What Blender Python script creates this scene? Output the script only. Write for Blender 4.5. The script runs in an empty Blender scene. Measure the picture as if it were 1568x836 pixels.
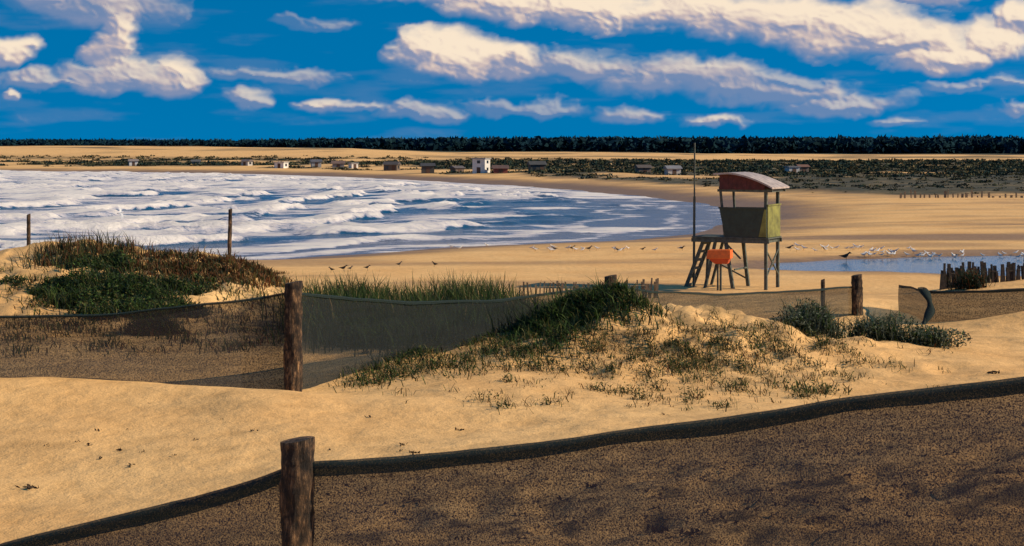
import bpy, bmesh, math, random
import numpy as np
from mathutils import Vector, Matrix
rng=np.random.default_rng(7); random.seed(7)
F=2486.0; CX=784.0; YH=228.0; CAMZ=6.0
sc=bpy.context.scene
try:
    sc.view_settings.view_transform='Standard'; sc.view_settings.look='None'; sc.view_settings.exposure=0
except Exception: pass
# ------------------------------------------------------------ noise
def _h(ix,iy,seed):
    n=(ix.astype(np.int64)*374761393+iy.astype(np.int64)*668265263+seed*974634777)&0xffffffff
    n=((n^(n>>13))*1274126177)&0xffffffff
    n=(n^(n>>16))&0xffffffff
    return n/4294967295.0
def vn(x,y,seed=0):
    x=np.asarray(x,float);y=np.asarray(y,float)
    xi=np.floor(x);yi=np.floor(y);fx=x-xi;fy=y-yi
    fx=fx*fx*fx*(fx*(fx*6-15)+10);fy=fy*fy*fy*(fy*(fy*6-15)+10)
    a=_h(xi,yi,seed);b=_h(xi+1,yi,seed);c=_h(xi,yi+1,seed);d=_h(xi+1,yi+1,seed)
    return (a*(1-fx)+b*fx)*(1-fy)+(c*(1-fx)+d*fx)*fy
def fbm(x,y,o=4,seed=0):
    s=0;a=.5;t=0
    for i in range(o):
        s=s+a*vn(np.asarray(x)*2**i+i*17.3,np.asarray(y)*2**i-i*9.1,seed+i);t+=a;a*=.5
    return s/t
def sm(a,b,x):
    t=np.clip((np.asarray(x,float)-a)/(b-a),0,1);return t*t*(3-2*t)
def G(X,Y,cx,cy,sx,sy): return np.exp(-((X-cx)/sx)**2-((Y-cy)/sy)**2)
# ------------------------------------------------------------ coast
SEA=np.array([(-3000,60),(-400,68),(-100,73),(-40,79),(-22,83),(-12.7,87),(-9,92),(-5,97),(2,101),(8,106),(13.5,116),(19,134),(22,158),
 (20.5,180),(16.3,207),(9,236),(1.7,262),(-14,300),(-30.5,339),(-60,388),(-100,424),(-140,440),(-260,500),(-500,600),(-1500,900),(-3000,1300)],float)
def sdist(X,Y):
    X=np.asarray(X,float);Y=np.asarray(Y,float)
    best=np.full(X.shape,1e9);ins=np.zeros(X.shape,bool)
    n=len(SEA)
    for i in range(n):
        x1,y1=SEA[i];x2,y2=SEA[(i+1)%n]
        dx,dy=x2-x1,y2-y1
        if i<n-1:
            t=np.clip(((X-x1)*dx+(Y-y1)*dy)/(dx*dx+dy*dy),0,1)
            best=np.minimum(best,np.hypot(X-x1-t*dx,Y-y1-t*dy))
        if y1!=y2:
            c=((y1>Y)!=(y2>Y))&(X<(x2-x1)*(Y-y1)/(y2-y1)+x1)
            ins^=c
    return np.where(ins,-best,best)
def pondr(X,Y):
    return np.hypot((X-26)/15.0,(Y-71.0)/7.0)+.26*(fbm(X/4,Y/3,3,31)-.5)
SCX=[-3000,-400,-157,-60,-30,0,25,30,52,100,400,3000];SCY=[1400,720,475,420,370,305,225,198,172,155,140,130]
def scrub(X,Y):
    yb=np.interp(X,SCX,SCY)
    d=Y-yb+(fbm(X/14,Y/14,3,5)-.5)*26
    return sm(0,10,d)*(1-sm(620,720,Y))
def H(X,Y,full=False):
    X=np.asarray(X,float);Y=np.asarray(Y,float)
    z=np.interp(Y,[-40,0,6,9,14,20,26,30,38,47,60],[4.6,4.35,4.06,4.0,3.97,3.75,3.6,3.3,2.1,1.15,1.0])
    z=z+np.clip(X,-4,4)*.09*(1-sm(9,13,Y))
    z=z+.50*G(X,Y,1.05,16.5,1.2,1.25)+.26*G(X,Y,2.4,17.4,1.5,1.5)+.12*G(X,Y,-.6,15.6,1.1,1.2)
    z=z+.86*G(X,Y,-6.9,25.5,2.6,4)+.34*G(X,Y,-4.5,25,1.1,2.6)
    z=z+.26*G(X,Y,7.3,20.2,1.3,.9)+.45*G(X,Y,10.5,32,2.6,2.5)+.18*G(X,Y,4.6,24,1.5,1.5)
    z=z+.13*np.exp(-((Y-13.1-.25*np.sin(X*1.3))/.7)**2)*(1-sm(-2.2,-.9,X))
    nm=1-sm(42,52,Y)
    z=z+nm*(.16*(fbm(X/2.3,Y/2.3,3,1)-.5)+.035*(fbm(X*2.2,Y*2.2,3,2)-.5))
    rough=np.clip(G(X,Y,1.6,16.6,2.4,1.9)+G(X,Y,-6,24,3.5,4.5),0,1)*nm
    z=z+rough*(.34*(fbm(X*1.9,Y*1.9,4,3)-.5)+.17*(fbm(X*5.5,Y*5.5,2,23)-.5))
    tr=np.exp(-((Y-8.7)/1.6)**2)*sm(-2.5,.2,X)
    z=z-tr*.05*sm(.56,.75,vn(X*5,Y*5,8))
    s=sdist(X,Y)+(fbm(X/9,Y/9,3,4)-.5)*3
    zf=np.where(s>0,1-np.exp(-np.maximum(s,0)/8),-.05*np.minimum(-s,60))
    sb=scrub(X,Y)
    zf=zf+sb*(1.1*(fbm(X/16,Y/16,4,6)-.42))
    ang=X/np.maximum(Y,1)
    amp=np.interp(ang,[-.5,-.32,-.2,-.1,-.04,.05,.12,.2,.5],[6,6.2,6,5.0,2.4,2.4,1.2,.4,.4])
    rid=sm(560,900,Y+60*(fbm(X/120,Y/120,2,9)-.5))
    zf=zf+rid*(amp+2.6*(fbm(X/90,Y/60,4,10)-.5))*sm(30,90,s)
    zf=zf+sm(1250,1900,Y)*2
    zf=zf+.03*(fbm(X/3,Y/3,3,12)-.5)*(s>3)
    pr=pondr(X,Y)
    zf=zf-.28*(1-sm(.82,1.06,pr))
    w=sm(46,60,Y)
    z=z*(1-w)+zf*w
    if full: return z,s,sb,pr,rid,rough
    return z
def gpx(px,py,dmin=9,dmax=200):
    """point of the ground seen in this direction"""
    px=np.atleast_1d(np.asarray(px,float));py=np.atleast_1d(np.asarray(py,float))
    D=np.geomspace(dmin,dmax,500)
    XX=(px[:,None]-CX)/F*D[None];ZZ=CAMZ-(py[:,None]-YH)/F*D[None]
    hit=H(XX,np.broadcast_to(D,XX.shape))>=ZZ
    k=np.where(hit.any(1),hit.argmax(1),499)
    d=D[k];X=(px-CX)/F*d
    return X,d,H(X,d)
def PX(px,d): return (px-CX)/F*d
def PZ(py,d): return CAMZ-(py-YH)/F*d
# ------------------------------------------------------------ mesh helpers
def link(o,parent=None):
    sc.collection.objects.link(o)
    if parent: o.parent=parent
    return o
def qmesh(name,V,Q,mat,tint=None,smooth=True,parent=None,attr='tint'):
    V=np.asarray(V,np.float32);Q=np.asarray(Q,np.int32)
    m=bpy.data.meshes.new(name)
    m.vertices.add(len(V));m.vertices.foreach_set('co',V.ravel())
    m.loops.add(Q.size);m.loops.foreach_set('vertex_index',Q.ravel())
    m.polygons.add(len(Q));k=Q.shape[1]
    m.polygons.foreach_set('loop_start',np.arange(0,Q.size,k,dtype=np.int32))
    m.polygons.foreach_set('loop_total',np.full(len(Q),k,np.int32))
    m.update(calc_edges=True)
    m.polygons.foreach_set('use_smooth',np.full(len(Q),smooth,bool))
    if tint is not None:
        a=m.attributes.new(attr,'FLOAT_COLOR','POINT')
        tint=np.asarray(tint);c=np.ones((len(V),4),np.float32);c[:,:tint.shape[1]]=tint;a.data.foreach_set('color',c.ravel())
    m.materials.append(mat);m.validate()
    return link(bpy.data.objects.new(name,m),parent)
def empty(name,loc=(0,0,0),rot=0):
    e=bpy.data.objects.new(name,None);e.location=loc;e.rotation_euler=(0,0,rot);e.empty_display_size=.3
    return link(e)
def grid(xs,ys):
    X,Y=np.meshgrid(xs,ys);nx=len(xs);ny=len(ys)
    i=np.arange(ny-1)[:,None]*nx+np.arange(nx-1)[None]
    Q=np.stack([i,i+1,i+1+nx,i+nx],-1).reshape(-1,4)
    return X.ravel(),Y.ravel(),Q
def grow(a,b,st,g):
    o=[a];s=st
    while o[-1]<b: o.append(o[-1]+s);s*=(1+g)
    return np.array(o)
def beam(bm,p,q,w,h=None,mi=0):
    h=h or w;p=Vector(p);q=Vector(q);d=(q-p)
    z=d.normalized();up=Vector((0,0,1)) if abs(z.z)<.95 else Vector((0,1,0))
    x=z.cross(up).normalized();y=z.cross(x).normalized()
    vs=[bm.verts.new(c+x*(a*w/2)+y*(b*h/2)) for c in (p,q) for a,b in((-1,-1),(1,-1),(1,1),(-1,1))]
    for f in ((3,2,1,0),(4,5,6,7),(0,1,5,4),(1,2,6,5),(2,3,7,6),(3,0,4,7)):
        bm.faces.new([vs[i] for i in f]).material_index=mi
def hexa(bm,pts,mi=0):
    vs=[bm.verts.new(p) for p in pts]
    for f in ((3,2,1,0),(4,5,6,7),(0,1,5,4),(1,2,6,5),(2,3,7,6),(3,0,4,7)):
        bm.faces.new([vs[i] for i in f]).material_index=mi
def boxb(bm,a,b,mi=0):
    x0,y0,z0=a;x1,y1,z1=b
    hexa(bm,[(x0,y0,z0),(x1,y0,z0),(x1,y1,z0),(x0,y1,z0),(x0,y0,z1),(x1,y0,z1),(x1,y1,z1),(x0,y1,z1)],mi)
def bobj(name,bm,mats,parent=None,smooth=False,bevel=0):
    bmesh.ops.recalc_face_normals(bm,faces=bm.faces)
    m=bpy.data.meshes.new(name);bm.to_mesh(m);bm.free()
    for k in (mats if isinstance(mats,list) else [mats]): m.materials.append(k)
    if smooth: m.polygons.foreach_set('use_smooth',np.ones(len(m.polygons),bool))
    o=link(bpy.data.objects.new(name,m),parent)
    if bevel:
        b=o.modifiers.new('bevel','BEVEL');b.width=bevel;b.segments=2
    return o
# ------------------------------------------------------------ materials
def nm_(name):
    m=bpy.data.materials.new(name);m.use_nodes=True;nt=m.node_tree
    b=nt.nodes['Principled BSDF'];return m,nt,b
def N(nt,t,**k):
    n=nt.nodes.new(t)
    for a,v in k.items(): setattr(n,a,v)
    return n
def noise(nt,vec,scale,det=4,rough=.6):
    n=N(nt,'ShaderNodeTexNoise');n.inputs['Scale'].default_value=scale;n.inputs['Detail'].default_value=det;n.inputs['Roughness'].default_value=rough
    if vec is not None: nt.links.new(vec,n.inputs['Vector'])
    return n
def ramp(nt,fac,stops):
    r=N(nt,'ShaderNodeValToRGB');e=r.color_ramp.elements
    while len(e)<len(stops): e.new(.5)
    for i,(p,c) in enumerate(stops): e[i].position=p;e[i].color=(*c,1) if len(c)==3 else c
    nt.links.new(fac,r.inputs[0]);return r
def mix(nt,fac,a,b,blend='MIX'):
    n=N(nt,'ShaderNodeMix',data_type='RGBA',blend_type=blend)
    for s,v in ((n.inputs[0],fac),(n.inputs[6],a),(n.inputs[7],b)):
        if isinstance(v,bpy.types.NodeSocket): nt.links.new(v,s)
        elif isinstance(v,(int,float)): s.default_value=v
        else: s.default_value=(*v,1)
    return n.outputs[2]
def mth(nt,op,a,b=None,c=None,clamp=False):
    n=N(nt,'ShaderNodeMath',operation=op);n.use_clamp=clamp
    for i,v in enumerate((a,b,c)):
        if v is None: continue
        if isinstance(v,bpy.types.NodeSocket): nt.links.new(v,n.inputs[i])
        else: n.inputs[i].default_value=v
    return n.outputs[0]
def bump(nt,b,h,strength,dist):
    n=N(nt,'ShaderNodeBump');n.inputs['Strength'].default_value=strength;n.inputs['Distance'].default_value=dist
    nt.links.new(h,n.inputs['Height']);nt.links.new(n.outputs[0],b.inputs['Normal']);return n
def simple(name,col,rough=.7,var=.3,scale=12,bs=.3):
    m,nt,b=nm_(name);tc=N(nt,'ShaderNodeTexCoord')
    n=noise(nt,tc.outputs['Object'],scale)
    r=ramp(nt,n.outputs[0],[(.3,tuple(c*(1-var) for c in col)),(.7,tuple(min(1,c*(1+var)) for c in col))])
    nt.links.new(r.outputs[0],b.inputs['Base Color']);b.inputs['Roughness'].default_value=rough
    if bs: bump(nt,b,n.outputs[0],bs,.02)
    return m
def tinted(name,rough=.7,trans=0,spec=.2):
    m,nt,b=nm_(name);a=N(nt,'ShaderNodeAttribute',attribute_name='tint')
    nt.links.new(a.outputs['Color'],b.inputs['Base Color']);b.inputs['Roughness'].default_value=rough
    b.inputs['Specular IOR Level'].default_value=spec
    if trans:
        t=N(nt,'ShaderNodeBsdfTranslucent');nt.links.new(a.outputs['Color'],t.inputs[0])
        mx=N(nt,'ShaderNodeMixShader');mx.inputs[0].default_value=trans
        nt.links.new(b.outputs[0],mx.inputs[1]);nt.links.new(t.outputs[0],mx.inputs[2])
        nt.links.new(mx.outputs[0],nt.nodes['Material Output'].inputs[0])
    return m
mt,nt,b=nm_('sand')
geo=N(nt,'ShaderNodeNewGeometry');pos=geo.outputs['Position']
at=N(nt,'ShaderNodeAttribute',attribute_name='mask');sp=N(nt,'ShaderNodeSeparateColor');nt.links.new(at.outputs['Color'],sp.inputs[0])
n1=noise(nt,pos,.35,4);n2=noise(nt,pos,4,4);n3=noise(nt,pos,75,2)
sand=ramp(nt,n1.outputs[0],[(.3,(.84,.475,.18)),(.7,(.95,.59,.25))]).outputs[0]
g=ramp(nt,n2.outputs[0],[(.3,(.84,.82,.79)),(.55,(1,1,1)),(.75,(1.04,1.04,1.04))]).outputs[0]
sand=mix(nt,1.0,sand,g,'MULTIPLY')
g=ramp(nt,n3.outputs[0],[(.3,(.68,.66,.63)),(.6,(1.03,1.03,1.03))]).outputs[0]
sand=mix(nt,.75,sand,g,'MULTIPLY')
wetc=ramp(nt,n2.outputs[0],[(.3,(.17,.095,.045)),(.7,(.28,.16,.08))]).outputs[0]
c=mix(nt,sp.outputs[0],sand,wetc)
vn1=noise(nt,pos,.22,6,.7)
vc=ramp(nt,vn1.outputs[0],[(.42,(.022,.034,.024)),(.54,(.06,.062,.04)),(.63,(.16,.125,.07)),(.72,(.42,.29,.15))]).outputs[0]
c=mix(nt,sp.outputs[1],c,vc)
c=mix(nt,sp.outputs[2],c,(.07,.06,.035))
nt.links.new(c,b.inputs['Base Color'])
rr=mth(nt,'MULTIPLY_ADD',sp.outputs[0],-.5,.95);nt.links.new(rr,b.inputs['Roughness'])
b.inputs['Specular IOR Level'].default_value=.2
hh=mth(nt,'MULTIPLY_ADD',n3.outputs[0],.12,n2.outputs[0])
bump(nt,b,hh,.55,.06)
M_sand=mt
# sea
mt,nt,b=nm_('sea_water')
geo=N(nt,'ShaderNodeNewGeometry');pos=geo.outputs['Position']
at=N(nt,'ShaderNodeAttribute',attribute_name='mask');sp=N(nt,'ShaderNodeSeparateColor');nt.links.new(at.outputs['Color'],sp.inputs[0])
mp=N(nt,'ShaderNodeMapping');mp.inputs['Scale'].default_value=(.38,1,1);nt.links.new(pos,mp.inputs[0])
f1=noise(nt,mp.outputs[0],.42,8,.78);f2=noise(nt,mp.outputs[0],2.2,4,.6)
v=mth(nt,'SUBTRACT',f1.outputs[0],.5);v=mth(nt,'MULTIPLY_ADD',v,3.3,sp.outputs[0])
foam=N(nt,'ShaderNodeMapRange',interpolation_type='SMOOTHSTEP');foam.inputs[1].default_value=.38;foam.inputs[2].default_value=.60;nt.links.new(v,foam.inputs[0])
deep=mix(nt,sp.outputs[1],(.007,.085,.19),(.17,.15,.17))
b.inputs['Roughness'].default_value=.2;b.inputs['IOR'].default_value=1.33
nt.links.new(deep,b.inputs['Base Color'])
bump(nt,b,f2.outputs[0],.8,.35)
fb=N(nt,'ShaderNodeBsdfDiffuse');fc=ramp(nt,v,[(.42,(.34,.40,.56)),(.70,(.70,.66,.70)),(1.0,(.97,.90,.84))]);nt.links.new(fc.outputs[0],fb.inputs[0])
bf=N(nt,'ShaderNodeBump');bf.inputs['Strength'].default_value=.9;bf.inputs['Distance'].default_value=.8;nt.links.new(f1.outputs[0],bf.inputs['Height']);nt.links.new(bf.outputs[0],fb.inputs['Normal'])
mx=N(nt,'ShaderNodeMixShader');nt.links.new(foam.outputs[0],mx.inputs[0]);nt.links.new(b.outputs[0],mx.inputs[1]);nt.links.new(fb.outputs[0],mx.inputs[2])
nt.links.new(mx.outputs[0],nt.nodes['Material Output'].inputs[0]);M_sea=mt
mt,nt,b=nm_('pond_water');geo=N(nt,'ShaderNodeNewGeometry')
b.inputs['Base Color'].default_value=(.04,.12,.22,1);b.inputs['Roughness'].default_value=.12
n=noise(nt,geo.outputs['Position'],3,3);bump(nt,b,n.outputs[0],.15,.1);M_pond=mt
def netmat(name,lo,hi,col,sc_=110,blot=.5):
    m,nt,b=nm_(name);geo=N(nt,'ShaderNodeNewGeometry')
    n=noise(nt,geo.outputs['Position'],sc_,1,.5)
    mp=N(nt,'ShaderNodeMapping');mp.inputs['Scale'].default_value=(.6,.6,14);nt.links.new(geo.outputs['Position'],mp.inputs[0])
    n2=noise(nt,mp.outputs[0],2.0,2)
    a=mth(nt,'MULTIPLY_ADD',n2.outputs[0],blot,n.outputs[0]);a=mth(nt,'MULTIPLY',a,1/(1+blot))
    mr=N(nt,'ShaderNodeMapRange');mr.inputs[1].default_value=.36;mr.inputs[2].default_value=.64;mr.inputs[3].default_value=lo;mr.inputs[4].default_value=hi
    nt.links.new(a,mr.inputs[0])
    b.inputs['Base Color'].default_value=(*col,1);b.inputs['Roughness'].default_value=.8;b.inputs['Specular IOR Level'].default_value=.15
    t=N(nt,'ShaderNodeBsdfTransparent');mx=N(nt,'ShaderNodeMixShader')
    nt.links.new(mr.outputs[0],mx.inputs[0]);nt.links.new(t.outputs[0],mx.inputs[1]);nt.links.new(b.outputs[0],mx.inputs[2])
    nt.links.new(mx.outputs[0],nt.nodes['Material Output'].inputs[0]);return m
M_net=netmat('black_netting',.68,1.0,(.055,.048,.060),150,.22)
M_netf=netmat('weathered_netting',.62,.92,(.034,.032,.036),90,.3)
M_netg=netmat('thin_netting',.52,.88,(.018,.022,.024),90,.5)
M_hem=netmat('netting_hem',.85,1.0,(.016,.028,.028))
m,nt,b=nm_('weathered_wood');tc=N(nt,'ShaderNodeTexCoord');mp=N(nt,'ShaderNodeMapping');mp.inputs['Scale'].default_value=(1,1,.22);nt.links.new(tc.outputs['Object'],mp.inputs[0])
n=noise(nt,mp.outputs[0],38,6,.75);n2=noise(nt,tc.outputs['Object'],11,4)
r=ramp(nt,n.outputs[0],[(.36,(.010,.008,.007)),(.5,(.08,.05,.032)),(.64,(.36,.23,.13))]);r2=ramp(nt,n2.outputs[0],[(.40,(.25,.23,.22)),(.60,(1.4,1.25,1.05))])
nt.links.new(mix(nt,1.0,r.outputs[0],r2.outputs[0],'MULTIPLY'),b.inputs['Base Color']);b.inputs['Roughness'].default_value=.9;bump(nt,b,n.outputs[0],1,.04);M_wood=m
M_grey=simple('grey_painted_wood',(.075,.09,.075),.75,.5,8)
M_green=simple('green_board',(.022,.042,.034),.6,.3,5)
M_yel=simple('yellow_green_board',(.18,.18,.04),.6,.5,3)
M_red=simple('red_board',(.085,.018,.018),.7,.4,6)
M_roofm=simple('pale_roof_sheet',(.44,.36,.32),.5,.35,4)
M_orange=simple('orange_plastic',(.80,.16,.02),.45,.2,5)
M_redp=simple('red_plastic',(.50,.06,.02),.45,.2,5)
M_leaf=tinted('foliage',.65,.3)
M_bird=tinted('plumage',.6)
M_dist=tinted('distant_foliage',.9,0,.05)
# ------------------------------------------------------------ terrain
xr=grow(10,3200,.08,.03);xs=np.concatenate([-xr[::-1],np.arange(-9.92,9.95,.08),xr])
ys=np.concatenate([np.arange(-60,4,4.),np.arange(4,30,.09),grow(30,4500,.1,.021)])
X,Y,Q=grid(xs,ys);Z,s,sb,pr,rid,rough=H(X,Y,True)
far=sm(46,56,Y)
wet=far*(1-sm(3,12,s+6*(fbm(X/10,Y/4,3,24)-.5)))*.95
wn=fbm(X/30,Y/5,4,14)
wet=np.maximum(wet,far*sm(.50,.66,wn)*sm(8,20,X+.0*Y)*(1-sm(120,150,Y))*sm(60,66,Y)*.8)
wet=np.maximum(wet,far*(1-sm(1.0,1.25,pr))*.9)
wet=np.maximum(wet,far*np.exp(-((Y-92-3*fbm(X/8,Y/8,2,15))/3.2)**2)*sm(-2,5,X)*.8)
wet=np.maximum(wet,far*.5*sm(.42,.7,fbm(X/12,Y/3,5,16))*(1-sm(250,400,Y)))
veg=sb*np.clip(sm(.30,.46,fbm(X/28,Y/28,5,17)+.10*sm(0,50,X)),0,1)*.95
veg=np.maximum(veg,rid*sm(.56,.70,fbm(X/60,Y/40,4,18)+.05*sm(0,100,X))*.85)
veg=np.maximum(veg,sm(1150,1300,Y))
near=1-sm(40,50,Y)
dirt_shade=near*np.clip(rough*sm(.52,.64,fbm(X*2.2,Y*2.2,5,19))*.55+(1-sm(.7,1.5,np.hypot((X+1.0)/2.3,(Y-20)/3.2)+.5*(fbm(X*2,Y*2,3,25)-.5)))*.9,0,.9)  # rough term: shadow blotches painted into the dune colour; second term: dark ground
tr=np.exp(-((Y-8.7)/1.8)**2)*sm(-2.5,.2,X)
dirt_shade=np.maximum(dirt_shade,tr*sm(.62,.72,fbm(X*6.5,Y*7,2,20))*.9)
dirt_shade=np.maximum(dirt_shade,near*.18*sm(.60,.72,fbm(X*1.6,Y*2.5,5,26))*sm(9,10,Y))
col=np.stack([wet,veg,dirt_shade],-1)
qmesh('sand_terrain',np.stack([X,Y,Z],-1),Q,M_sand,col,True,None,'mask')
# ------------------------------------------------------------ sea
xl=grow(40,3200,.5,.02)
xs=np.concatenate([-xl[::-1],np.arange(-39.5,45,.5)]);ys=np.concatenate([grow(56,560,.45,.0045),grow(565,1500,8,.05)])
X,Y,Q=grid(xs,ys);si=-sdist(X,Y)
w1=fbm(X/40,Y/28,3,40)
ph=(si+44*(w1-.5)+14*(fbm(X/10,Y/7,4,45)-.5))/15.0
saw=ph-np.floor(ph)
brk=fbm(X/30,Y/11,4,41)
zone=.04+sm(170,260,Y)*.10+sm(3,-25,X)*.08-.30*sm(-14,6,X)*(Y<185)
B=sm(.38,.58,brk+zone)
prof=np.where(saw>.86,sm(.86,1,saw),np.exp(-saw*5))
dep=sm(3,16,si)*(1-sm(500,700,Y))
Zs=.6*prof*dep*(.35+.65*B)+.22*(fbm(X/4,Y/3,3,42)-.5)*dep
foam=B*(np.where(saw>.9,1,1.05-sm(.04,.8,saw)))*1.0
foam=np.maximum(foam,sm(.48,.72,fbm(X/22,Y/8,5,43)+zone*.8)*.66)
edge=(1-sm(.5,2.6,np.abs(si-1.5-2.5*fbm(X/6,Y/6,2,44))))*.9*(1-.65*sm(-2,6,X)*(Y<200))
foam=np.maximum(foam,edge)*sm(-4,.3,si)
foam=np.maximum(foam, .80*np.exp(-((si-9-8*(fbm(X/14,Y/14,3,46)-.5))/2.4)**2)*(Y<130)*(X<6))
foam=np.maximum(foam, .60*np.exp(-((si-5-6*(fbm(X/9,Y/9,3,47)-.5))/.8)**2)*(X>-4))
foam=np.maximum(foam, .55*np.exp(-((si-11-9*(fbm(X/11,Y/9,3,48)-.5))/1.0)**2)*(X>-8))
shal=1-sm(2,20,si)
qmesh('sea',np.stack([X,Y,Zs*1.0],-1),Q,M_sea,np.stack([foam,shal*.75,shal*0],-1),True,None,'mask')
X,Y,Q=grid(np.arange(10.6,46,.6),np.arange(63,82,.6))
qmesh('pond',np.stack([X,Y,np.full(X.shape,.87)],-1),Q,M_pond)
# ------------------------------------------------------------ vegetation generators
def blades(P,h,w,lean,tint,curve=.5):
    n=len(P);a=rng.uniform(0,2*math.pi,n);wd=np.stack([np.cos(a),np.sin(a),np.zeros(n)],-1)
    la=rng.normal(0,1,(n,2));L=np.concatenate([la*lean+np.array([[-.25,0]])*lean,np.zeros((n,1))],1)*h[:,None]
    up=np.array([[0,0,1.]])
    b=P-up*.02;m=P+up*h[:,None]*.55+L*.35;t=P+up*(h*(1-.25*np.clip(np.linalg.norm(L,axis=1)/np.maximum(h,.01),0,2)))[:,None]+L
    W=wd*w[:,None]
    V=np.stack([b-W,b+W,m-W*.8,m+W*.8,t-W*.12,t+W*.12],1).reshape(-1,3)
    i=np.arange(n)[:,None]*6
    Q=np.concatenate([i+np.array([[0,1,3,2]]),i+np.array([[2,3,5,4]])],0)
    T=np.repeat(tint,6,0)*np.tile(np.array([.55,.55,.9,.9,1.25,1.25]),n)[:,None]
    return V,Q,T
def leaves(P,sz,tint):
    n=len(P);a=rng.normal(0,1,(n,3));a/=np.linalg.norm(a,axis=1)[:,None];c=rng.normal(0,1,(n,3));c=np.cross(a,c);c/=np.linalg.norm(c,axis=1)[:,None]
    A=a*sz[:,None];C=c*sz[:,None]*.42
    V=np.stack([P-A,P-C,P+A,P+C],1).reshape(-1,3);i=np.arange(n)[:,None]*4
    return V,i+np.arange(4)[None],np.repeat(tint,4,0)
def merge(L):
    V=[];Q=[];T=[];o=0
    for v,q,t in L: V.append(v);Q.append(q+o);T.append(t);o+=len(v)
    return np.concatenate(V),np.concatenate(Q),np.concatenate(T)
GREEN=np.array([.050,.090,.018]);OLIVE=np.array([.12,.11,.035]);BROWN=np.array([.15,.06,.022]);STRAW=np.array([.36,.24,.10]);GREYG=np.array([.13,.155,.11]);DKG=np.array([.016,.032,.016])
def cols(n,mixs):
    w=np.array([m[1] for m in mixs],float);k=rng.choice(len(mixs),n,p=w/w.sum());c=np.array([m[0] for m in mixs])[k]
    return c*rng.uniform(.6,1.4,(n,1))
def clump(cx,cy,rx,ry,n,h,w,lean,mixs):
    X=rng.normal(cx,rx,n);Y=rng.normal(cy,ry,n);P=np.stack([X,Y,H(X,Y)],-1)
    return blades(P,h*rng.uniform(.4,1.2,n),w*rng.uniform(.6,1.3,n),lean,cols(n,mixs))
def bush(cx,cy,rx,ry,hz,n,sz,mixs,lump=6):
    k=rng.integers(0,lump,n);lc=np.stack([rng.uniform(-.7,.7,lump)*rx,rng.uniform(-.7,.7,lump)*ry,rng.uniform(.1,.6,lump)*hz],-1)
    d=rng.normal(0,1,(n,3));d/=np.linalg.norm(d,axis=1)[:,None];d*=rng.uniform(.3,1,n)[:,None]**.5
    P=lc[k]+d*np.array([rx,ry,hz])*.5;P[:,2]=np.abs(P[:,2])
    X=cx+P[:,0];Y=cy+P[:,1];Z=H(X,Y)+P[:,2]
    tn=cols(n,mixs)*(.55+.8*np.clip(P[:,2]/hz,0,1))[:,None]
    a=leaves(np.stack([X,Y,Z],-1),sz*rng.uniform(.6,1.3,n),tn)
    m=max(n//6,1);X2=cx+rng.normal(0,rx*.35,m);Y2=cy+rng.normal(0,ry*.35,m)
    s2=blades(np.stack([X2,Y2,H(X2,Y2)],-1),hz*rng.uniform(.7,1.35,m),np.full(m,sz*.25),.5,cols(m,mixs))
    return merge([a,s2])
L=[]
for px in np.linspace(475,790,34):
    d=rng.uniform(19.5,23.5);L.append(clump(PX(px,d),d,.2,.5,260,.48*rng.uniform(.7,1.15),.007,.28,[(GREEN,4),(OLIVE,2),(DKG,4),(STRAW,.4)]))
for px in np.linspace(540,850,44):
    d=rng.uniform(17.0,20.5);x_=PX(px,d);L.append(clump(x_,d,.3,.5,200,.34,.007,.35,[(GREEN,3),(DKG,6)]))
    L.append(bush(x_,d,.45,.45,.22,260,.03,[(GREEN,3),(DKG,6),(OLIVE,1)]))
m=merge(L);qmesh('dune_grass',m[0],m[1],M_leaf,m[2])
L=[]
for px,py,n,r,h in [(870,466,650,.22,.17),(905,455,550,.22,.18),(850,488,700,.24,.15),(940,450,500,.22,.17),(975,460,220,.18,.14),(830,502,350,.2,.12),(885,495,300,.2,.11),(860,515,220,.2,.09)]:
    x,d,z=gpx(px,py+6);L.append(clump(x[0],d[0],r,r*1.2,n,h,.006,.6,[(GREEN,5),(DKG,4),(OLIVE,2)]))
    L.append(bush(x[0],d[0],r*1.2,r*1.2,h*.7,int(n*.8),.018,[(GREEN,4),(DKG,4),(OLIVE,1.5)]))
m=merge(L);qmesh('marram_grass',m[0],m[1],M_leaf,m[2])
L=[]
k=620;px=rng.normal(1010,190,k);py=rng.normal(545,42,k)
ok=(py>476+np.abs(px-980)*.10)&(py<632)&(px>560)&(px<1450);x,d,z=gpx(px[ok],py[ok])
for a,b_ in zip(x,d):
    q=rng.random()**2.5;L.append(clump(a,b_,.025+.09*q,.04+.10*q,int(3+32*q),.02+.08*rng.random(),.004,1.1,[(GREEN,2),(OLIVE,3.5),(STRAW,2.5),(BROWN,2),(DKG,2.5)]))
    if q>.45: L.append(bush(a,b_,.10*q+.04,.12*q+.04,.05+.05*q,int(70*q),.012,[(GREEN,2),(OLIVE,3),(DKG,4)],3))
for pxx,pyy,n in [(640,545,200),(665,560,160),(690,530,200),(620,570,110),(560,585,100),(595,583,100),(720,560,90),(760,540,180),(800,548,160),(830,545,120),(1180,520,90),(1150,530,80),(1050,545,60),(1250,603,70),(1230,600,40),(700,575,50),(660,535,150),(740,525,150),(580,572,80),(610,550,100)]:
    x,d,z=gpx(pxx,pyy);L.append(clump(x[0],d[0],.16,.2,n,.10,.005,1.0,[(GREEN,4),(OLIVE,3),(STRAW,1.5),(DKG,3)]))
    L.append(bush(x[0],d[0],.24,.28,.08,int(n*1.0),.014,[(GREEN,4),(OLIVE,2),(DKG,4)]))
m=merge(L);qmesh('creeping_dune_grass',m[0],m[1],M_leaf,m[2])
L=[]
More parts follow.
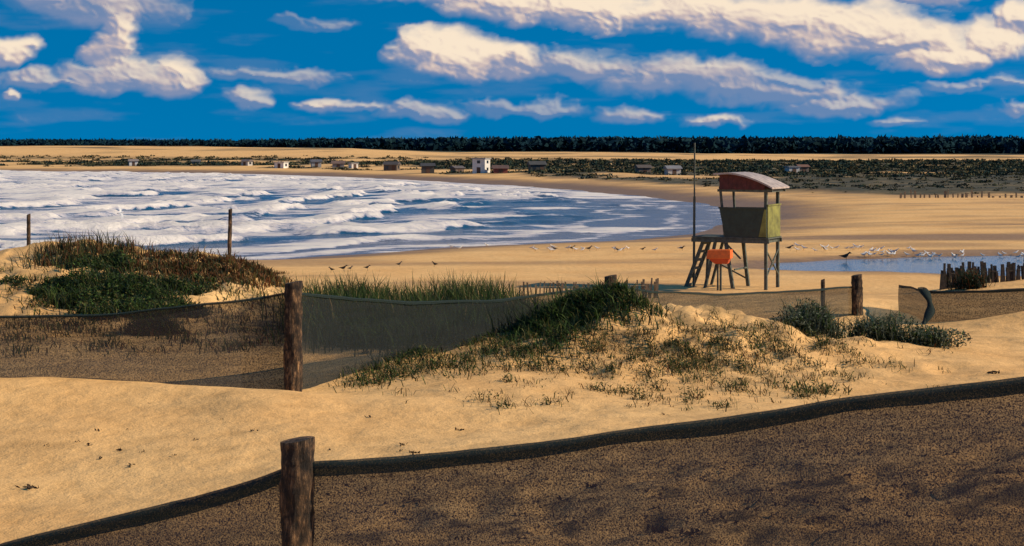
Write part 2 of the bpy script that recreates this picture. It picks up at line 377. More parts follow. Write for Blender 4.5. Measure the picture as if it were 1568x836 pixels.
for px,py,r,h,n in [(150,455,.55,.24,3000),(110,472,.5,.22,2400),(195,458,.45,.24,2200),(250,445,.38,.2,1500),(240,510,.4,.24,2000),(225,490,.35,.22,1300),(130,408,.45,.18,1500),(175,408,.35,.18,1300),(70,455,.3,.14,900),(280,480,.35,.17,1300),(235,470,.5,.2,1900),(290,450,.28,.14,700),(100,440,.35,.15,1000),(180,430,.4,.14,1000),(20,440,.25,.1,300),(150,490,.4,.18,1200),(320,440,.25,.1,400)]:
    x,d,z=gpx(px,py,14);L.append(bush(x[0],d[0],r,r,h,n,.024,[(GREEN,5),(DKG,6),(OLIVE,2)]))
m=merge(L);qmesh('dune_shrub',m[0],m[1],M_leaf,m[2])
L=[]
for px in np.linspace(225,425,30):
    py=410+(px-225)*.06+rng.uniform(-6,12);x,d,z=gpx(px,py,14);L.append(clump(x[0],d[0],.22,.35,170,.13,.009,.6,[(BROWN,5),(OLIVE,2),(DKG,3),(STRAW,.6)]))
for px in list(np.linspace(60,215,16))+[95,100,120,150,190]:
    x,d,z=gpx(px,392+rng.uniform(-4,6),14);L.append(clump(x[0],d[0],.14,.4,60,.26,.007,.35,[(OLIVE,3),(DKG,4),(BROWN,3)]))
for px,py in zip(rng.uniform(0,420,110),rng.uniform(400,540,110)):
    x,d,z=gpx(px,py,14);L.append(clump(x[0],d[0],.12,.2,40,.10,.007,.7,[(OLIVE,3),(GREEN,3),(BROWN,2),(DKG,2)]))
m=merge(L);qmesh('dry_dune_grass',m[0],m[1],M_leaf,m[2])
for px,py,r,h,n in [(1248,508,.42,.27,2200),(1345,522,.45,.28,2200),(1425,530,.38,.2,1500)]:
    x,d,z=gpx(px,py,12);m=bush(x[0],d[0],r,.35,h,n,.02,[(GREYG,5),(DKG,4),(GREEN,1.5)],9);qmesh('grey_shrub',m[0],m[1],M_leaf,m[2])
# ------------------------------------------------------------ debris
L=[]
px=np.concatenate([rng.uniform(500,1568,150),rng.uniform(20,1300,25),[905,48,1520,560,1010,1060]]);py=np.concatenate([rng.uniform(690,835,150),rng.uniform(600,720,25),[748,752,572,541,815,822]])
x,d,z=gpx(px,py,7.8)
for i in range(len(px)):
    big=.026 if i>=175 else rng.uniform(.005,.02);n=14 if i>=175 else 5
    P=np.stack([rng.normal(x[i],big,n),rng.normal(d[i],big,n),z[i]+rng.uniform(0,big*.8,n)],-1)
    L.append(leaves(P,np.full(n,big*.9),cols(n,[(np.array([.05,.035,.025]),1)])))
m=merge(L);qmesh('beach_debris',m[0],m[1],M_dist,m[2])
# ------------------------------------------------------------ far scrub
def blobs(P,R,HT,tint,nl):
    n=len(P);d=rng.normal(0,1,(n,nl,3));d/=np.linalg.norm(d,axis=2)[...,None];d[...,2]=np.abs(d[...,2])
    c=P[:,None]+d*np.stack([R,R,HT],-1)[:,None]*rng.uniform(.45,1,(n,nl,1))
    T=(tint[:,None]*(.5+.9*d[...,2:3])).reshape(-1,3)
    return leaves(c.reshape(-1,3),np.repeat(np.minimum(R,HT*1.3),nl)*.5,T)
n=36000;Yc=np.exp(rng.uniform(np.log(140),np.log(720),n));Xc=rng.uniform(-.42,.42,n)*Yc
mk=scrub(Xc,Yc)*sm(.34,.50,fbm(Xc/28,Yc/28,5,17)+.10*sm(0,50,Xc));k=(rng.random(n)<mk*(.16+.60*sm(230,330,Yc)))&(sdist(Xc,Yc)>8);Xc=Xc[k][:9000];Yc=Yc[k][:9000]
R=rng.uniform(.3,1.0,len(Xc))*np.clip(Yc/240,.6,2.1);P=np.stack([Xc,Yc,H(Xc,Yc)-.1],-1)
t=cols(len(Xc),[(np.array([.016,.030,.026]),5),(np.array([.045,.05,.03]),4),(np.array([.13,.10,.05]),1.5)])
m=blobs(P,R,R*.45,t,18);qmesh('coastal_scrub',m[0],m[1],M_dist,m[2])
n=4800;Yc=rng.uniform(1380,1800,n);Xc=rng.uniform(-1100,1100,n);g=H(Xc,Yc)
el=np.interp(Xc/Yc,[-.4,-.3,-.15,-.05,0,.1,.3,.4],[14,13.5,14.5,17.5,18,18,20,20])
top=6+el/F*Yc+2.4*(fbm(Xc/90,Yc/200,3,60)-.5)+rng.uniform(-.4,.0,n)-(1800-Yc)*.003
ht=np.maximum(top-g,4);R=rng.uniform(5,9,n)
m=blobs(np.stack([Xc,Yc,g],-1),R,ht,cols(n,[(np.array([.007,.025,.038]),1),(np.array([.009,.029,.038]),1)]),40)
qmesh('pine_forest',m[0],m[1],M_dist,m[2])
# ------------------------------------------------------------ posts
def post(name,x,y,z0,z1,r,lean=(0,0),seed=0,mat=None):
    nz=40;na=24;V=[];Z=np.linspace(0,z1-z0,nz)
    for i,zz in enumerate(Z):
        f=zz/(z1-z0)
        for j in range(na):
            a=2*math.pi*j/na
            rr=r*(1.06-.12*f)*(1+.24*(float(vn(math.cos(a)*2+seed,zz*7+math.sin(a)*2,seed+3))-.5)+.16*(float(vn(a*5,zz*30,seed))-.5))
            V.append((rr*math.cos(a)+lean[0]*f,rr*math.sin(a)+lean[1]*f,zz+(.012*math.cos(a) if i==nz-1 else 0)))
    fs=[]
    for i in range(nz-1):
        for j in range(na): fs.append((i*na+j,i*na+(j+1)%na,(i+1)*na+(j+1)%na,(i+1)*na+j))
    k=len(V);V.append((lean[0],lean[1],Z[-1]+.004))
    fs+=[((nz-1)*na+j,(nz-1)*na+(j+1)%na,k) for j in range(na)]
    me=bpy.data.meshes.new(name);me.from_pydata(V,[],fs)
    me.polygons.foreach_set('use_smooth',np.array([len(f)==4 for f in fs]))
    me.materials.append(mat or M_wood);o=bpy.data.objects.new(name,me);o.location=(x,y,z0);return link(o)
def postpx(px,ytop,d,r,**k):
    x=PX(px,d);z0=float(H(x,d))-.3;return post('wooden_post',x,d,z0,PZ(ytop,d),r,**k)
postpx(456,673,7.5,.077,seed=1)
postpx(449,432,13.8,.075,seed=2)
postpx(1312,421,22,.075,seed=3)
postpx(935,422,17.9,.07,seed=4)
postpx(1260,428,22.3,.03,seed=7)
postpx(350,320,27.5,.032,seed=5,lean=(.03,0))
postpx(44,328,27.5,.032,seed=6)
# ------------------------------------------------------------ netting
def net(pts,height,hem=.055,seed=0,slack=.03,bottom=True,mat=None):
    root=empty('netting_fence')
    P=np.array([(PX(a,d),d,PZ(t,d)) for a,t,d in pts])
    sl=np.concatenate([[0],np.cumsum(np.linalg.norm(np.diff(P[:,:2],axis=0),axis=1))])
    u=np.linspace(0,sl[-1],int(sl[-1]/.05)+2)
    x=np.interp(u,sl,P[:,0]);y=np.interp(u,sl,P[:,1])
    z=np.interp(u,sl,P[:,2])
    kk=np.ones(9)/9;zz=np.convolve(np.pad(z,4,'edge'),kk,'valid');z=.5*z+.5*zz
    z=z+.02*(fbm(u*2,u*0,3,seed)-.5)
    nv=16;v=np.linspace(0,1,nv)
    gz=H(x,y)-.03;bot=np.maximum(gz,z-height) if not bottom else gz
    bot=np.minimum(bot,z-.08)
    U,Vv=np.meshgrid(u,v);Xg=np.tile(x,(nv,1));Yg=np.tile(y,(nv,1));Zg=z+(bot-z)*Vv
    off=slack*np.sin(Vv*math.pi)*2*(fbm(U*1.1,Vv*2,3,seed+1)-.2)+.012*(fbm(U*5,Vv*1.5,2,seed+2)-.5)
    Yg=Yg+off
    nx=len(u);i=np.arange(nv-1)[:,None]*nx+np.arange(nx-1)[None];Q=np.stack([i,i+1,i+1+nx,i+nx],-1).reshape(-1,4)
    qmesh('net',np.stack([Xg,Yg,Zg],-1).reshape(-1,3),Q,mat or M_netf,parent=root)
    hh=hem*(.75+.7*fbm(u*1.7,u*0,3,seed+5))
    rows=[]
    wv=.008*(fbm(u*6,u*0,2,seed+6)-.5)
    for f,o in ((-.08,.012),(0,-.012),(.35,-.026),(.65,-.014),(1,-.02)): rows.append(np.stack([x,y+o+wv*f*2,z-hh*f+.004],-1))
    rows=np.array(rows);nv=5;i=np.arange(nv-1)[:,None]*nx+np.arange(nx-1)[None];Q=np.stack([i,i+1,i+1+nx,i+nx],-1).reshape(-1,4)
    qmesh('hem',rows.reshape(-1,3),Q,M_hem,parent=root)
    return root
net([(-900,1200,8.0),(-300,960,7.85),(0,836,7.75),(150,797,7.68),(300,762,7.62),(400,735,7.57),(456,708,7.52),(520,709,7.48),(700,694,7.42),(900,670,7.36),(1100,643,7.3),(1300,613,7.22),(1568,578,7.1),(2100,520,6.9),(2800,480,6.7)],.9,.055,seed=10,mat=M_net)
net([(-500,500,13.0),(-200,490,13.3),(0,484,13.5),(150,482,13.6),(300,468,13.7),(400,456,13.8),(449,446,13.88)],.67,.015,seed=20,slack=.05,bottom=True)
net([(449,448,13.88),(520,455,14.5),(620,462,15.2),(760,460,16.2),(850,447,17),(935,436,18),(1000,446,18.8),(1100,450,19.9),(1200,446,20.9),(1290,440,21.8),(1312,438,22.1)],.8,.02,seed=30,mat=M_netg)
net([(1376,437,22.8),(1395,439,22.2),(1413,446,21.4),(1422,446,20.9),(1500,446,20.6),(1568,442,20.5),(1800,438,20.4),(2300,436,20)],.75,.03,seed=40)
root=empty('netting_roll')
n=24;t=np.linspace(0,1,n);cxp=1412+18*np.sin(t*math.pi*.9)-10*t;pyp=441+62*t;d=20.9-.9*t*.4
V=[];
for k in range(n):
    wpx=5+5*math.sin(t[k]*6+1)**2
    for j in range(8):
        a=2*math.pi*j/8;V.append((PX(cxp[k],d[k])+wpx/F*d[k]*math.cos(a)*.8,d[k]+.04*math.sin(a),PZ(pyp[k],d[k])+.01*math.sin(a)))
Q=[(k*8+j,k*8+(j+1)%8,(k+1)*8+(j+1)%8,(k+1)*8+j) for k in range(n-1) for j in range(8)]
qmesh('bunched_net',np.array(V),np.array(Q),M_hem,parent=root)
# ------------------------------------------------------------ palisades
def palisade(pts,n,hgt,r,mat,dens=1):
    bm=bmesh.new()
    a=np.array(pts,float);t=np.linspace(0,len(a)-1,n)
    for q in t:
        px,d,yb=[np.interp(q,range(len(a)),a[:,k]) for k in range(3)]
        d+=random.uniform(-.15,.15);x=PX(px+random.uniform(-2,2),d);zt=PZ(yb,d)
        h=hgt*random.uniform(.6,1.15);z0=min(float(H(x,d))-.2,zt-.2)
        beam(bm,(x,d,z0),(x+random.uniform(-.05,.05),d,zt+(h-hgt)),r*random.uniform(.6,1.4))
    for j in range(len(a)-1):
        p=[(PX(a[k][0],a[k][1]),a[k][1]-.04,PZ(a[k][2],a[k][1])-hgt*.35) for k in (j,j+1)]
        beam(bm,p[0],p[1],.008)
    return bobj('stick_fence',bm,mat)
M_stick=simple('dry_sticks',(.20,.15,.10),.9,.5,20)
M_stickd=simple('dark_sticks',(.05,.038,.03),.9,.5,20)
palisade([(785,27,434),(850,27.5,432),(905,28,434)],26,.2,.03,M_stick)
palisade([(950,28,430),(1008,28.5,428)],16,.25,.03,M_stick)
palisade([(1440,31,408),(1500,31.5,404),(1575,32,402),(1750,33,402)],95,.42,.042,M_stickd)
palisade([(1380,168,291),(1500,168,293),(1640,165,294)],34,1.2,.16,M_stick)
L=[]
for px in (1478,1492,1500): 
    d=30;L.append(bush(PX(px,d),d,.3,.3,.35,500,.025,[(DKG,4),(BROWN,1)]))
m=merge(L);qmesh('dune_shrub',m[0],m[1],M_leaf,m[2])
# ------------------------------------------------------------ lifeguard tower
d0=58.6;X0=PX(1150,d0);z0=float(H(X0,d0))-.02
T=empty('lifeguard_tower',(X0,d0,z0),math.radians(-27))
FL,ZW,ZB=1.84,2.90,3.58
bm=bmesh.new()
beam(bm,(.78,-.68,-.3),(.78,-.68,ZB),.11);beam(bm,(.78,.68,-.3),(.78,.68,ZB),.11)
beam(bm,(-.40,-.68,-.3),(-.74,-.68,FL),.12);beam(bm,(-.30,.68,-.3),(-.55,.68,FL),.12)
beam(bm,(-.74,-.70,FL),(-.92,-.72,ZB+.1),.08);beam(bm,(-.80,.68,FL),(-.92,.70,ZB+.1),.08)
beam(bm,(.80,-.66,.5),(.80,.66,1.4),.05);beam(bm,(.80,.66,.5),(.80,-.66,1.4),.05)
beam(bm,(-.40,-.66,.7),(-.38,.66,.7),.06);beam(bm,(-.75,-.72,FL-.15),(-.15,-.70,1.1),.06)
bobj('legs',bm,M_grey,T,bevel=.01)
bm=bmesh.new()
for i in range(9): boxb(bm,(-1.98,-.78+i*.174,FL-.02),(.9,-.78+i*.174+.16,FL+.03))
beam(bm,(-2.0,-.74,FL-.1),(.92,-.74,FL-.1),.06,.14);beam(bm,(-2.0,.74,FL-.1),(.92,.74,FL-.1),.06,.14)
for x in(-1.9,-.75,.78): beam(bm,(x,-.70,FL-.1),(x,.70,FL-.1),.05,.12)
bobj('platform',bm,M_grey,T)
bm=bmesh.new()
for y in (-.62,.1):
    beam(bm,(-1.55,y,FL-.03),(-2.35,y,-.2),.09,.12)
for i in range(6):
    f=(i+.6)/6.5;beam(bm,(-1.55-.8*f,-.62,FL-.04-2*f),(-1.55-.8*f,.1,FL-.04-2*f),.05,.09)
beam(bm,(-1.25,.6,FL-.1),(-1.8,.62,-.2),.09);beam(bm,(-1.85,.66,FL-.1),(-1.95,.66,-.2),.09);beam(bm,(-1.1,-.68,FL-.1),(-1.55,-.70,-.2),.10)
beam(bm,(-1.85,.66,1.0),(-.4,.66,.3),.05)
bobj('ladder',bm,M_grey,T)
bm=bmesh.new()
hexa(bm,[(-.72,-.76,FL+.04),(.83,-.76,FL+.04),(.83,-.73,FL+.04),(-.72,-.73,FL+.04),(-.93,-.78,ZW),(.83,-.78,ZW),(.83,-.75,ZW),(-.93,-.75,ZW)])
hexa(bm,[(-.75,.73,FL+.04),(.80,.73,FL+.04),(.80,.76,FL+.04),(-.75,.76,FL+.04),(-.9,.73,ZW),(.80,.73,ZW),(.80,.76,ZW),(-.9,.76,ZW)])
beam(bm,(-.95,-.80,ZW+.02),(.86,-.80,ZW+.02),.05,.05)
bobj('front_wall',bm,M_green,T)
bm=bmesh.new();boxb(bm,(.835,-.70,FL+.04),(.865,.72,ZW+.1));beam(bm,(.87,-.75,ZW+.13),(.87,.75,ZW+.13),.05,.05);bobj('side_wall',bm,M_yel,T)
bm=bmesh.new();hexa(bm,[(.55,-.80,FL+.06),(.82,-.80,FL+.06),(.82,-.782,FL+.06),(.55,-.782,FL+.06),(.76,-.805,ZW-.02),(.82,-.805,ZW-.02),(.82,-.79,ZW-.02),(.76,-.79,ZW-.02)]);bobj('painted_panel',bm,M_yel,T)
bm=bmesh.new();nR=14;xx=np.linspace(-1.08,1.12,nR);zt=ZB+.58-.52*np.clip((xx+.55)/1.67,0,1)**1.7-.03*np.clip((-.55-xx)/.5,0,1)
top=[];bot=[]
for j,y in enumerate((-1.0,1.0)):
    top.append([bm.verts.new((x,y,z+.03)) for x,z in zip(xx,zt)]);bot.append([bm.verts.new((x,y,z-.03)) for x,z in zip(xx,zt)])
for i in range(nR-1):
    bm.faces.new([top[0][i],top[0][i+1],top[1][i+1],top[1][i]]);bm.faces.new([bot[0][i],bot[1][i],bot[1][i+1],bot[0][i+1]])
    for j in (0,1): bm.faces.new([top[j][i],bot[j][i],bot[j][i+1],top[j][i+1]])
for i in (0,nR-1): bm.faces.new([top[0][i],top[1][i],bot[1][i],bot[0][i]])
bobj('roof',bm,M_roofm,T)
bm=bmesh.new()
for y in (-.80,.80):
    for i in range(1,nR-1):
        x1,x2=xx[i],xx[i+1] if i<nR-2 else xx[i]+.1
        if x2>.95: break
        hexa(bm,[(x1,y-.015,ZB),(x2-.004,y-.015,ZB),(x2-.004,y+.015,ZB),(x1,y+.015,ZB),(x1,y-.015,zt[i]-.035),(x2-.004,y-.015,zt[i+1]-.035),(x2-.004,y+.015,zt[i+1]-.035),(x1,y+.015,zt[i]-.035)])
bobj('roof_gable',bm,M_red,T)
bm=bmesh.new()
for y in(-.76,.76): beam(bm,(-1.0,y,ZB-.04),(1.05,y,ZB-.04),.06,.09)
for x in(-.95,.95): beam(bm,(x,-.73,ZB-.04),(x,.73,ZB-.04),.06,.09)
bobj('roof_frame',bm,M_grey,T)
bm=bmesh.new();beam(bm,(-2.03,-.45,-.3),(-2.0,-.45,3.3),.07);beam(bm,(-2.0,-.45,3.3),(-1.99,-.45,5.25),.045);bobj('flag_pole',bm,M_grey,T)
d1=57.4;xb=PX(1102,d1);zb=float(H(xb,d1));e=empty('orange_bin',(xb,d1,zb+.22),-.3)
bm=bmesh.new();boxb(bm,(.0,-.04,-.5),(.07,.04,.74));boxb(bm,(-.12,.1,-.5),(-.06,.16,.74));bobj('stand',bm,M_grey,e)
bm=bmesh.new();hexa(bm,[(-.16,-.18,.74),(.30,-.2,.74),(.30,.2,.74),(-.16,.18,.74),(-.36,-.26,.92),(.38,-.26,.92),(.38,.26,.92),(-.36,.26,.92)]);bobj('body',bm,M_redp,e,bevel=.015)
bm=bmesh.new();hexa(bm,[(-.43,-.29,.923),(.43,-.29,.923),(.43,.29,.923),(-.43,.29,.923),(-.38,-.26,1.22),(.42,-.26,1.24),(.42,.26,1.24),(-.38,.26,1.22)]);bobj('lid',bm,M_orange,e,bevel=.02)
# ------------------------------------------------------------ houses
def house(name,px,d,w,h,dep,wall,roofc,flat=True,storeys=1,rot=0.2):
    x=PX(px,d);z=float(H(x,d));e=empty(name,(x,d,z-.1),rot)
    mw=simple(name+'_wall',wall,.8,.12,1);mr=simple(name+'_roof',roofc,.8,.2,1);mk=simple('dark_glass',(.02,.025,.03),.2,.1,1,0)
    bm=bmesh.new();boxb(bm,(-w/2,-dep/2,-.5),(w/2,dep/2,h));bobj('walls',bm,mw,e)
    bm=bmesh.new()
    if flat: boxb(bm,(-w/2-.2,-dep/2-.2,h+.003),(w/2+.2,dep/2+.2,h+.2))
    else:
        o=.3;a=[bm.verts.new(v) for v in ((-w/2-o,-dep/2-o,h-.05),(w/2+o,-dep/2-o,h-.05),(w/2+o,dep/2+o,h-.05),(-w/2-o,dep/2+o,h-.05),(-w/2-o,0,h+w*.22),(w/2+o,0,h+w*.22))]
        for f in ((0,1,5,4),(2,3,4,5),(1,2,5),(3,0,4),(3,2,1,0)): bm.faces.new([a[i] for i in f])
    bobj('roof',bm,mr,e)
    bm=bmesh.new();hs=h/storeys;nw=max(1,int(w/1.6))
    for s_ in range(storeys):
        for i in range(nw):
            cx=-w/2+(i+.5)*w/nw
            if s_==0 and i==nw//2: continue
            boxb(bm,(cx-.35,-dep/2-.02,s_*hs+hs*.38),(cx+.35,-dep/2-.005,s_*hs+hs*.8))
        boxb(bm,(w/2+.005,-.5,s_*hs+hs*.38),(w/2+.02,.5,s_*hs+hs*.8))
    bobj('windows',bm,mk,e)
    bm=bmesh.new();cx=-w/2+(nw//2+.5)*w/nw;boxb(bm,(cx-.4,-dep/2-.03,0),(cx+.4,-dep/2-.005,min(2.0,hs*.85)));bobj('door',bm,simple('door_paint',(.1,.05,.03)),e)
W_=(.70,.66,.62)
house('white_house',737,330,2.7,2.9,3,W_,(.3,.28,.27),True,2,-.35)
house('red_house',766,328,2.8,1.1,2.6,(.22,.055,.04),(.12,.07,.06),False,1,.1)
house('dark_cabin',655,345,2.6,1.7,3,(.06,.055,.05),(.05,.05,.055),False,1,.1)
house('beach_house',204,470,2.4,1.5,2.5,W_,(.25,.2,.18),False,1,.3)
house('beach_house',431,425,2.6,1.6,3,W_,(.5,.48,.46),True,1,-.3)
house('grey_house',484,440,2.6,1.7,3,(.3,.3,.3),(.1,.1,.12),False,1,.2)
house('grey_house',518,415,3.0,1.5,3,(.22,.2,.2),(.16,.1,.08),False,1,.1)
house('brown_house',600,385,3.2,1.6,3,(.12,.09,.07),(.07,.06,.06),False,1,-.2)
house('white_house',1030,320,2.6,1.5,2.5,(.45,.42,.40),(.2,.2,.22),False,1,.2)
house('brown_house',985,335,2.6,1.2,2.5,(.15,.11,.09),(.1,.08,.07),False,1,.2)
house('white_house',1213,330,2.2,1.3,2.5,(.5,.47,.45),(.2,.2,.22),True,1,.2)
house('brown_house',1228,332,2.0,1.4,2.5,(.15,.12,.1),(.18,.09,.06),False,1,.2)
house('grey_house',300,490,2.4,1.3,2.5,(.2,.2,.2),(.1,.1,.1),False,1,.2)
house('grey_house',378,460,2.2,1.4,2.5,(.4,.38,.36),(.15,.12,.12),False,1,-.4)
house('white_house',541,430,1.8,1.3,2.2,W_,(.3,.3,.3),True,1,.5)
house('brown_house',700,350,2.2,1.2,2.2,(.14,.10,.08),(.12,.1,.1),False,1,.6)
house('dark_cabin',822,345,3.2,1.5,2.6,(.05,.05,.045),(.06,.06,.06),False,1,.2)
# ------------------------------------------------------------ birds
def gull(dark=False,fly=False):
    ring=[(.23,.285,.003,.003),(.17,.30,.011,.012),(.155,.305,.026,.028),(.12,.312,.034,.036),(.085,.285,.030,.034),(.045,.235,.05,.055),(-.01,.20,.066,.066),(-.08,.185,.064,.058),(-.15,.185,.042,.034),(-.21,.19,.03,.015),(-.27,.19,.024,.006)]
    V=[];Q=[];T=[];na=8
    wc=np.array([.82,.80,.78]);gc=np.array([.58,.58,.60]);bc=np.array([.55,.28,.03]);kc=np.array([.05,.05,.05])
    if dark: wc=np.array([.05,.04,.035]);gc=wc*.8
    for i,(x,z,ry,rz) in enumerate(ring):
        for j in range(na):
            a=2*math.pi*j/na;V.append((x,ry*math.cos(a),z+rz*math.sin(a)))
            c=wc
            if i<2: c=bc if not dark else kc
            elif i>=9: c=kc
            elif i>=5 and math.sin(a)>.1: c=gc
            T.append(c)
    for i in range(len(ring)-1):
        for j in range(na): Q.append((i*na+j,i*na+(j+1)%na,(i+1)*na+(j+1)%na,(i+1)*na+j))
    def strip(pts,c):
        o=len(V)
        for p in pts: V.append(p);T.append(c)
        for i in range(0,len(pts)-2,2): Q.append((o+i,o+i+1,o+i+3,o+i+2))
    if fly:
        for s_ in(-1,1):
            strip([(.06,s_*.04,.23),(-.08,s_*.04,.22),(.10,s_*.28,.33),(-.05,s_*.28,.32),(.02,s_*.5,.33),(-.06,s_*.46,.32),(-.08,s_*.66,.29),(-.09,s_*.65,.288)],wc)
    else:
        for s_ in(-1,1):
            strip([(.04,s_*.056,.25),(.02,s_*.066,.19),(-.08,s_*.062,.235),(-.08,s_*.07,.18),(-.18,s_*.04,.215),(-.2,s_*.04,.185),(-.30,s_*.015,.20),(-.30,s_*.015,.195)],gc)
            strip([(-.01,s_*.025,.15),(.0,s_*.035,.15),(-.02,s_*.025,.08),(-.01,s_*.035,.08),(0,s_*.025,0),(.01,s_*.035,0),(.04,s_*.015,.003),(.04,s_*.045,.003)],bc if not dark else kc)
    return np.array(V),np.array(Q),np.array(T)
def flock(name,pts,dark,scale=1):
    g=gull(dark);L=[]
    for px,py in pts:
        x,d,z=gpx(px,py,50,130)
        a=random.choice([0,math.pi])+random.uniform(-.9,.9);c,s_=math.cos(a),math.sin(a);k=scale*random.uniform(.8,1.15)
        zz=max(z[0],.84)
        R=np.array([[c,-s_,0],[s_,c,0],[0,0,1]]);L.append((g[0]@R.T*k+np.array([x[0],d[0],zz]),g[1],g[2]))
    m=merge(L);return qmesh(name,m[0],m[1],M_bird,m[2])
w=[(745,382),(690,385),(705,386)]+[(random.uniform(790,1065),random.uniform(383,387)) for _ in range(20)]+[(random.uniform(1195,1320),random.uniform(380,388)) for _ in range(18)]+[(random.uniform(1320,1400),random.uniform(383,396)) for _ in range(22)]+[(random.uniform(1400,1568),random.uniform(390,403)) for _ in range(22)]
flock('seagull_flock',w,False,.72)
flock('shorebird_flock',[(507,417),(527,416),(537,415),(563,414),(612,409),(665,409),(820,385),(848,385),(877,384),(903,385),(945,386),(985,385),(1045,384),(1210,384),(1262,385)],True,.75)
flock('dark_gull',[(1296,404)],True,1.2)
g=gull(False,True);o=qmesh('flying_seagull',g[0],g[1],M_bird,g[2]);o.location=(PX(184,110),110,PZ(330,110));o.rotation_euler=(math.radians(40),0,math.radians(30))
# ------------------------------------------------------------ light
EL=math.radians(30);AZ=math.radians(97)
sd=Vector((math.sin(AZ)*math.cos(EL),math.cos(AZ)*math.cos(EL),math.sin(EL)))
l=bpy.data.lights.new('sun','SUN');l.energy=5;l.angle=math.radians(.5);l.color=(1,.82,.56)
o=bpy.data.objects.new('sun',l);o.rotation_euler=sd.to_track_quat('Z','Y').to_euler();o.location=(50,0,60);link(o)
w=bpy.data.worlds.new('World');sc.world=w;w.use_nodes=True;nt=w.node_tree;nt.nodes.clear()
tc=N(nt,'ShaderNodeTexCoord')
sky=N(nt,'ShaderNodeTexSky',sky_type='NISHITA');sky.sun_disc=False;sky.sun_elevation=EL;sky.sun_rotation=AZ;sky.air_density=1.0;sky.dust_density=.3;sky.ozone_density=3
sv=N(nt,'ShaderNodeVectorMath',operation='ADD');nt.links.new(tc.outputs['Generated'],sv.inputs[0]);sv.inputs[1].default_value=(0,0,.45)
nv=N(nt,'ShaderNodeVectorMath',operation='NORMALIZE');nt.links.new(sv.outputs[0],nv.inputs[0]);nt.links.new(nv.outputs[0],sky.inputs[0])
hs=N(nt,'ShaderNodeHueSaturation');hs.inputs['Hue'].default_value=.491;hs.inputs['Saturation'].default_value=1.5;nt.links.new(sky.outputs[0],hs.inputs['Color'])
b1=N(nt,'ShaderNodeBackground');b1.inputs[1].default_value=.135;nt.links.new(hs.outputs[0],b1.inputs[0])
wo=N(nt,'ShaderNodeOutputWorld');nt.links.new(b1.outputs[0],wo.inputs[0])
# ------------------------------------------------------------ clouds: a glowing sheet far out, lit and shaded sides painted into its colour
BL=[(640,-4,110,24,.9),(760,4,130,36,1.05),(900,12,150,44,1.15),(1050,18,150,46,1.1),(1180,34,160,52,1.0),(1310,54,150,54,.95),(1440,98,100,32,1),(1515,75,80,50,1.2),(1430,0,70,22,.9),(1560,45,50,40,.95),(1390,72,110,42,.88),
(650,82,50,38,.95),(712,90,100,46,1.35),(785,98,70,32,.9),(900,104,120,32,.62),(1050,122,150,38,.66),(1180,142,140,30,.55),(1280,160,120,20,.5),
(180,58,52,68,.9),(140,20,140,42,.56),(50,4,90,18,.75),(185,122,120,30,.66),(258,128,66,34,.8),(8,86,38,28,1),(50,125,80,16,.5),(17,150,18,14,.75),(380,155,36,17,.5),(410,118,110,14,.36),(490,164,40,17,.66),(545,168,50,10,.42),(640,176,80,16,.40),(800,168,130,15,.34),(965,174,44,20,.48),(1095,186,64,12,.56),(1210,128,80,14,.36),(1380,186,50,10,.38),(1500,140,100,10,.34),(1555,170,50,10,.42),(490,40,70,10,.22)]
st=.0009
xs=np.concatenate([-grow(.42,1.3,.002,.02)[::-1],np.arange(-.42+st,.42,st),grow(.42,1.3,.002,.02)])
ys=np.concatenate([np.arange(-.004,.098,st*.85),grow(.098,.75,.001,.03)])
A,E=np.meshgrid(xs,ys)
pxx=CX+F*np.tan(A);pyy=YH-F*E
wx=(fbm(pxx/70,pyy/45,4,101)-.5)*80;wy=(fbm(pxx/70,pyy/45,4,111)-.5)*36
wx+=(fbm(pxx/16,pyy/12,3,121)-.5)*10;wy+=(fbm(pxx/16,pyy/12,3,131)-.5)*7
U=pxx+wx;Vv=pyy+wy
f=np.zeros(A.shape);S=np.zeros(A.shape)+1e-4;W=np.zeros(A.shape);VP=np.zeros(A.shape)
for cx,cy,rx,ry,wt in BL:
    dy=(Vv-cy);dy=np.where(dy>0,dy*1.35,dy)/ry
    r=np.sqrt(((U-cx)/rx)**2+dy**2);q=np.clip(1.15-r,0,None)
    f=np.maximum(f,q);k=q**2;S+=k;W+=k*wt;VP+=k*np.clip(-(Vv-cy)/ry+.25*(U-cx)/rx,-1,1)
W=W/S;VP=VP/S
bil=0;a=.5
for i in range(4):
    bil=bil+a*np.abs(2*vn(U/46*2**i+i*7,Vv/30*2**i,140+i)-1);a*=.48
hi=sm(.105,.16,E);gen=hi*np.clip(fbm(A*7,E*16,6,150)*3.2-1.55,0,1);W=np.where(gen>f,.9,W);f=np.maximum(f,gen)
ff=f+(.40-bil)*.38+(fbm(pxx/80,pyy/28,5,160)-.5)*.45*(f>0)
al=sm(.06,.66,ff+.12*np.clip(W-.6,0,.6))*np.clip(W*1.15-.02,0,1)*(f>0)
al=np.clip(al+.16*sm(.50,.78,fbm(pxx/130,pyy/20,5,170)),0,1)*sm(-.002,.008,E)
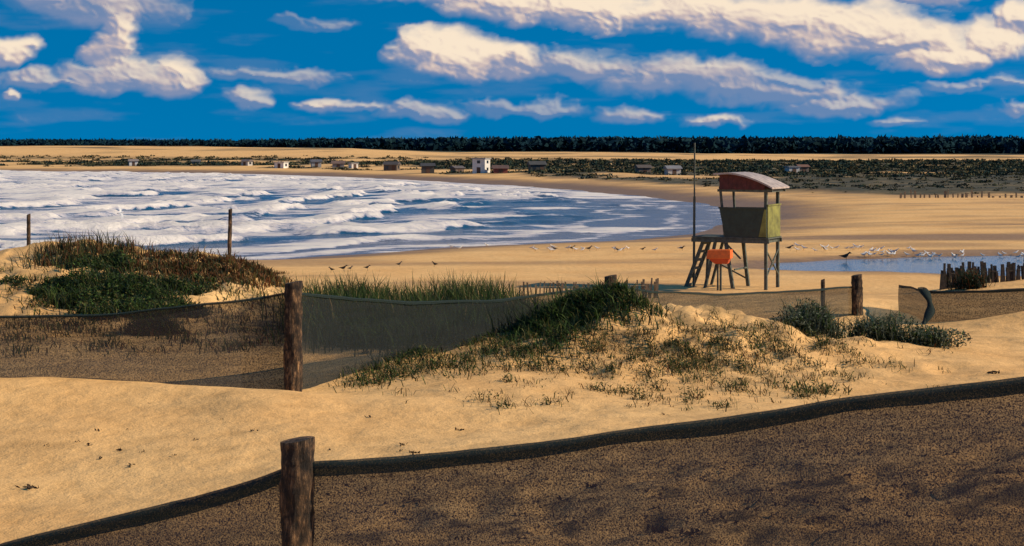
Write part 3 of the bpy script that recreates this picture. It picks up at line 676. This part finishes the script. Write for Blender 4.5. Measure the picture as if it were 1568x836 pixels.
hf=np.sqrt(np.clip(f,0,1.3))*.9+.26*(.45-bil)+.25*fbm(pxx/60,pyy/30,3,165)
gy,gx=np.gradient(hf,ys,xs)
nx_,ny_=-gx*.0070,-gy*.0065;ln=np.sqrt(nx_**2+ny_**2+1)
lit=(nx_*.62+ny_*.55+.40)/ln
lit=lit+.26*VP+.36*(W-.85)+.28*(fbm(pxx/110,pyy/50,3,180)-.5)
L1=sm(.10,.68,lit)[...,None]
shade=np.array([.25,.30,.46]);midc=np.array([.64,.52,.50]);litc=np.array([1.0,.83,.64])
C=np.where(L1<.5,shade+(midc-shade)*L1*2,midc+(litc-midc)*(L1*2-1))
R=7000.;X=R*np.sin(A);Y=R*np.cos(A);Z=CAMZ+R*E
nx=len(xs);ny=len(ys);i=np.arange(ny-1)[:,None]*nx+np.arange(nx-1)[None];Q=np.stack([i,i+1,i+1+nx,i+nx],-1).reshape(-1,4)
mt,nt,b=nm_('cloud');nt.nodes.remove(b);at=N(nt,'ShaderNodeAttribute',attribute_name='tint')
em=N(nt,'ShaderNodeEmission');em.inputs[1].default_value=.95;nt.links.new(at.outputs['Color'],em.inputs[0]);tr=N(nt,'ShaderNodeBsdfTransparent')
mx=N(nt,'ShaderNodeMixShader');nt.links.new(at.outputs['Alpha'],mx.inputs[0]);nt.links.new(tr.outputs[0],mx.inputs[1]);nt.links.new(em.outputs[0],mx.inputs[2])
nt.links.new(mx.outputs[0],nt.nodes['Material Output'].inputs[0])
try: mt.cycles.emission_sampling='NONE'
except Exception as ex: print(ex)
qmesh('sky_clouds',np.stack([X,Y,Z],-1).reshape(-1,3),Q,mt,np.concatenate([C,al[...,None]],-1).reshape(-1,4),True)
# ------------------------------------------------------------ camera
cam=bpy.data.cameras.new('camera');cam.lens=36*F/1568;cam.sensor_width=36;cam.clip_end=15000;cam.clip_start=.1
cam.shift_y=-(418-YH)/1568
o=bpy.data.objects.new('camera',cam);o.location=(0,0,CAMZ);o.rotation_euler=(math.radians(90),0,0);link(o);sc.camera=o
